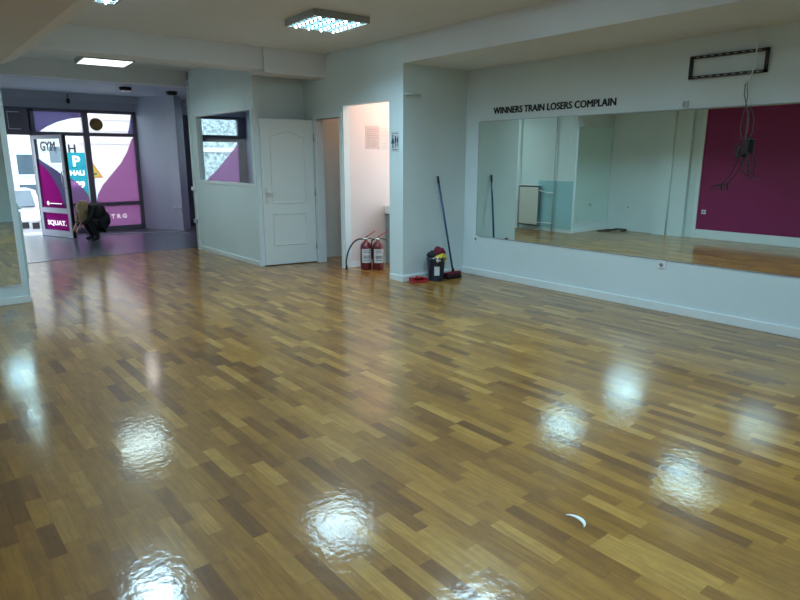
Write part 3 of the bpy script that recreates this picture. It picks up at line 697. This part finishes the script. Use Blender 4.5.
# ------------------------------------------------------------------ cleaning things
bk = thing('mop_bucket', (5.16, 5.56, 0), math.radians(-38), label='dark bucket stuffed with cleaning cloths standing against the alcove wall', cat='bucket')
b = MB(); b.lathe([(.088, 0), (.092, .01), (.115, .27), (.122, .275), (.122, .29), (.108, .288), (.100, .25)], n=28); b.build('bucket_body', M['bucket'], bk)
b = MB(); b.tube([(.12*math.cos(a), .12*math.sin(a)*.9, .27-.03*math.sin(a)) for a in [PI+PI*k/12 for k in range(13)]], .004, 8); b.build('handle', M['chrome'], bk)
b = MB(); b.box(-.03, .035, -.1165, -.112, .08, .19); b.build('sticker', M['paper'], bk)
def rag(name, c, r, m, seed, lab):
    o = MB().blob((0, 0, 0), r, seed, .3).build(name, m); o.location = c; tag(o, lab, 'cloth', 'cloths in the bucket'); return o
rag('cleaning_cloth', (5.205, 5.56, .345), (.075, .06, .075), M['burgundy'], 1, 'burgundy cloth on top of the bucket')
rag('cleaning_cloth', (5.10, 5.58, .325), (.055, .06, .05), M['jacket'], 2, 'dark cloth at the left of the bucket')
rag('cleaning_cloth', (5.19, 5.49, .285), (.075, .045, .05), M['yellow'], 3, 'yellow cloth hanging over the front rim of the bucket')
rag('cleaning_cloth', (5.12, 5.478, .268), (.038, .032, .035), M['cream'], 4, 'small cream cloth at the front left of the bucket')
bm_ = thing('broom', (5.42, 5.52, 0), label='broom with a blue handle leaning against the alcove wall beside the bucket', cat='broom')
b = MB(); b.tube([(.0, 0, .085), (-.10, .20, 1.27)], [.0125, .0125], 12); b.build('handle', M['bluehandle'], bm_)
b = MB(); b.lathe([(.018, .055), (.018, .12), (.014, .13)], n=12); b.box(-.12, .12, -.03, .03, .055, .085, bev=.01); b.build('head', M['burgundy'], bm_)
b = MB(); rn = random.Random(3)
for i in range(26):
    for j in range(4):
        x = -.11+i*.0088; y = -.024+j*.016; b.tube([(x, y, .058), (x*1.08+rn.uniform(-.004, .004), y*1.5+rn.uniform(-.006, .006), .002)], .0042, 5)
tag(b.build('bristles', M['brush'], bm_), kind='stuff')
MB().lathe([(.0145, 0), (.0145, .09)], n=10).build('grip', M['black'], bm_, Matrix.Translation((-.0935, .187, 1.19)) @ Vector((-.1, .2, 1.185)).to_track_quat('Z', 'Y').to_matrix().to_4x4())
bh = thing('hand_brush', (5.37, 5.62, 0), label='dark red hand brush lying between the bucket and the broom', cat='brush')
b = MB(); b.box(-.10, .06, -.03, .03, .035, .06, bev=.01); b.tube([(.05, 0, .05), (.10, 0, .055), (.16, 0, .05)], [.014, .01, .012]); b.build('handle', M['burgundy'], bh)
b = MB(); b.box(-.095, .055, -.028, .028, 0.002, .036, bev=.004); tag(b.build('bristles', M['brush'], bh), kind='stuff')
dp = thing('dustpan', (4.93, 5.63, 0), math.radians(-8), label='bright red dustpan lying on the floor left of the bucket', cat='dustpan')
dp.scale = (.86, .86, .85)
b = MB(); b.box(-.11, .11, -.09, .07, .003, .012); b.box(-.115, -.107, -.09, .07, .003, .05); b.box(.107, .115, -.09, .07, .003, .05); b.box(-.115, .115, .062, .07, .003, .06); b.box(-.09, .09, .0, .07, .05, .058)
b.build('pan', M['redplast'], dp)
b = MB(); b.tube([(.0, .06, .05), (-.02, .0, .075), (-.04, -.06, .06)], [.016, .013, .015]); b.build('handle', M['redplast'], dp)

# white crescent on floor, built as a thin raised sliver
n = 14; out = []; inn = []
for k in range(n+1):
    a = math.radians(15+150*k/n); th = .02*math.sin(PI*(k+.6)/(n+1.2))
    out.append((.055*math.cos(a), .055*math.sin(a))); inn.append(((.055-th)*math.cos(a)-.0, (.055-th)*math.sin(a)))
b = MB(); b.prism(out+inn[::-1], lambda x, y: (x, y, 0.0005), lambda x, y: (x, y, .003))
pl_ = b.build('crescent_mark', M['white']); pl_.location = (2.03, 1.32, 0); pl_.rotation_euler.z = math.radians(-100)
tag(pl_, 'small white crescent scrap lying on the parquet near the viewer', 'mark')

# ------------------------------------------------------------------ radiator and pipes (seen in the mirror)
rd = thing('radiator', (1.0, 8.47, 0), label='cream panel radiator on the passage wall seen in the mirror', cat='radiator')
MB().box(.06, .13, -.25, .23, .12, .90, bev=.01).build('panel', M['radiator'], rd)
MB().box(.03, .14, -.27, .25, .93, .955, bev=.004).build('top_grille', M['trim'], rd)
MB().box(.03, .10, -.262, .242, .09, .93).build('dark_outline', M['darkcable'], rd)  # dark slab added for the dark outline gap round the panel
MB().box(.0, .06, -.2, .2, .2, .24).build('bracket', M['white'], rd); MB().box(.0, .06, -.2, .2, .8, .84).build('bracket', M['white'], rd)
hp_ = thing('heating_pipe', (1.03, 7.88, 0), label='white heating riser pipe beside the radiator seen in the mirror', cat='pipe')
MB().tube([(0.005, 0, 0.0), (0.005, 0, 2.55)], .013).build('riser', M['cable'], hp_)
MB().tube([(0.035, 0, .80), (.04, .15, .80), (.06, .33, .84)], .010).build('branch', M['white'], hp_)
MB().tube([(0.035, 0, .17), (.04, .15, .17), (.06, .33, .17)], .010).build('branch', M['white'], hp_)
p2 = MB(); p2.tube([(-.17, 6.04, 0), (-.17, 6.04, 2.37)], .014)
tag(p2.build('heating_pipe', M['trim']), 'white vertical pipe on the left wall pilaster seen in the mirror', 'pipe')
fc = MB()
fc.tube(smooth([(.05, 7.25, .012), (-.02, 7.15, .03), (-.12, 7.2, .012), (-.18, 7.05, .035), (-.1, 6.95, .012), (-.2, 6.9, .03), (-.05, 7.05, .05), (.1, 7.15, .012), (.25, 7.3, .012)]), .014, 8)
tag(fc.build('floor_strand', M['black']), 'tangle of black cable on the floor at the foot of the pier mirror', 'cable')

# ------------------------------------------------------------------ crouching person
PX, PY = 2.89, 12.40
P0 = thing('person', (PX, PY, 0), math.radians(8), label='crouching blond person in a black jacket bent forward beside the open door', cat='person'); P0.scale = (.84, .9, 1.03)
def skin_mesh(name, nodes, edges, mats, parent, sub=2, root=0, matfn=None):
    me = bpy.data.meshes.new(name+'_s'); me.from_pydata([n[0] for n in nodes], edges, [])
    o = bpy.data.objects.new(name+'_s', me); C.objects.link(o)
    md = o.modifiers.new('s', 'SKIN'); sl = me.skin_vertices[0].data
    for k, nd in enumerate(nodes): sl[k].radius = (nd[1], nd[2] if len(nd) > 2 else nd[1]); sl[k].use_root = (k == root)
    sb = o.modifiers.new('u', 'SUBSURF'); sb.levels = sub; sb.render_levels = sub
    bpy.context.view_layer.update()
    m2 = bpy.data.meshes.new_from_object(o.evaluated_get(bpy.context.evaluated_depsgraph_get()))
    bpy.data.objects.remove(o); bpy.data.meshes.remove(me)
    m2.name = name; m2.materials.clear()
    for m in mats: m2.materials.append(m)
    for p in m2.polygons:
        p.use_smooth = True
        if matfn: p.material_index = matfn(p.center)
    q = bpy.data.objects.new(name, m2); C.objects.link(q); q.parent = parent; return q
# facing -x locally
N = [((.13, 0, .26), .15, .13),    #0 pelvis
     ((.09, 0, .42), .14, .13), ((-.02, 0, .55), .16, .14), ((-.12, 0, .60), .13, .12),   #1 2 3 chest
     ((-.20, 0, .61), .055), ((-.27, 0, .585), .085, .08), ((-.32, 0, .53), .085, .075), ((-.345, 0, .485), .045),   #4 neck 5 head 6 face 7 chin
     ((.08, .11, .24), .10), ((-.22, .16, .40), .072), ((-.06, .13, .10), .05), ((-.045, .13, .05), .042), ((-.20, .15, .035), .036, .03),   # 8..12 right leg
     ((.08, -.11, .24), .10), ((-.22, -.16, .38), .072), ((-.06, -.13, .10), .05), ((-.045, -.13, .05), .042), ((-.20, -.15, .035), .036, .03),
     ((-.10, .17, .58), .065), ((-.23, .24, .40), .048), ((-.36, .17, .27), .032), ((-.40, .155, .235), .03, .018),  # 18..21 arm
     ((-.10, -.17, .58), .065), ((-.24, -.24, .40), .048), ((-.38, -.15, .30), .032), ((-.42, -.135, .265), .03, .018)]
E_ = [(0, 1), (1, 2), (2, 3), (3, 4), (4, 5), (5, 6), (6, 7), (0, 8), (8, 9), (9, 10), (10, 11), (11, 12), (0, 13), (13, 14), (14, 15), (15, 16), (16, 17), (3, 18), (18, 19), (19, 20), (20, 21), (3, 22), (22, 23), (23, 24), (24, 25)]
def add_hand(base, wr, side):
    bx, by, bz = N[base][0]
    for k in range(4):
        o = (k-1.5)*.017; ln = (.062, .075, .07, .055)[k]
        i = len(N); N.append(((bx-.025, by+o, bz-.02), .010)); N.append(((bx-.035-ln*.4, by+o*1.2, bz-.03-ln*.35), .0088)); N.append(((bx-.03-ln*.5, by+o*1.2, bz-.04-ln*.8), .0075))
        E_.extend([(base, i), (i, i+1), (i+1, i+2)])
    i = len(N); N.append(((bx+.0, by-side*.032, bz-.02), .011)); N.append(((bx-.025, by-side*.045, bz-.05), .009)); E_.extend([(base, i), (i, i+1)])
add_hand(21, 20, 1); add_hand(25, 24, -1)
def pm_(c):
    if c.x < -.205 and abs(c.y) < .12 and c.z > .43: return 0
    if c.x < -.345 and c.z < .32 and c.z > .10: return 0
    if c.z < .075: return 3
    if c.z > .36 and not (c.x < -.12 and c.z < .47 and abs(c.y) < .20): return 1
    if abs(c.y) > .19: return 1
    if c.x < -.25 and .2 < c.z: return 1
    return 2
skin_mesh('body', N, E_, [M['skin'], M['jacket'], M['jeans'], M['shoe']], P0, matfn=pm_)
b = MB()
b.blob((-.24, 0, .605), (.14, .115, .125), 11, .05)
rn = random.Random(5)
for k in range(44):
    a = rn.uniform(-1, 1)
    sy = a*.095; sx = -.23-rn.uniform(0, .09)
    if abs(a) < .45: sx = -.20-rn.uniform(0, .03)
    ln = rn.uniform(.16, .25); sx += rn.uniform(-.02, .06)
    b.tube(smooth([(sx, sy*.8, .68), (sx-.03, sy*1.15, .60), (sx-.05+rn.uniform(-.02, .02), sy*1.2, .62-ln*.8), (sx-.05+rn.uniform(-.03, .03), sy*1.1, .62-ln*1.25)], 3), [.02]*8+[.014, .006], 6)
b.build('hair', M['hair'], P0)
b = MB(); b.blob((.03, 0, .50), (.20, .19, .17), 21, .06); b.blob((.12, 0, .36), (.19, .18, .17), 22, .07)
b.build('jacket', M['jacket'], P0)
b = MB()
for s_ in (-1, 1): b.lathe([(.004, -.004), (.011, 0), (.004, .004)], (-.392, s_*.03, .55), 10, axis='x')
b.build('eyes', M['ink'], P0)

# ------------------------------------------------------------------ light & world
w = bpy.data.worlds.new('sky'); SC.world = w; w.use_nodes = True
bg = w.node_tree.nodes['Background']; bg.inputs[0].default_value = (.76, .88, 1, 1); bg.inputs[1].default_value = 6.0
SC.view_settings.view_transform = 'Standard'; SC.view_settings.exposure = 0; SC.view_settings.gamma = 1

# ------------------------------------------------------------------ camera
F, HZ = 612.0, 158.0
cam = bpy.data.cameras.new('camera'); co = bpy.data.objects.new('camera', cam); C.objects.link(co)
cam.sensor_width = 36; cam.lens = F/800*36; cam.clip_start = .02
yaw = math.radians(39.4513); pitch = math.atan((300-HZ)/F)
co.location = (0, 0, 1.5); co.rotation_euler = (PI/2-pitch, 0, -yaw)
SC.camera = co
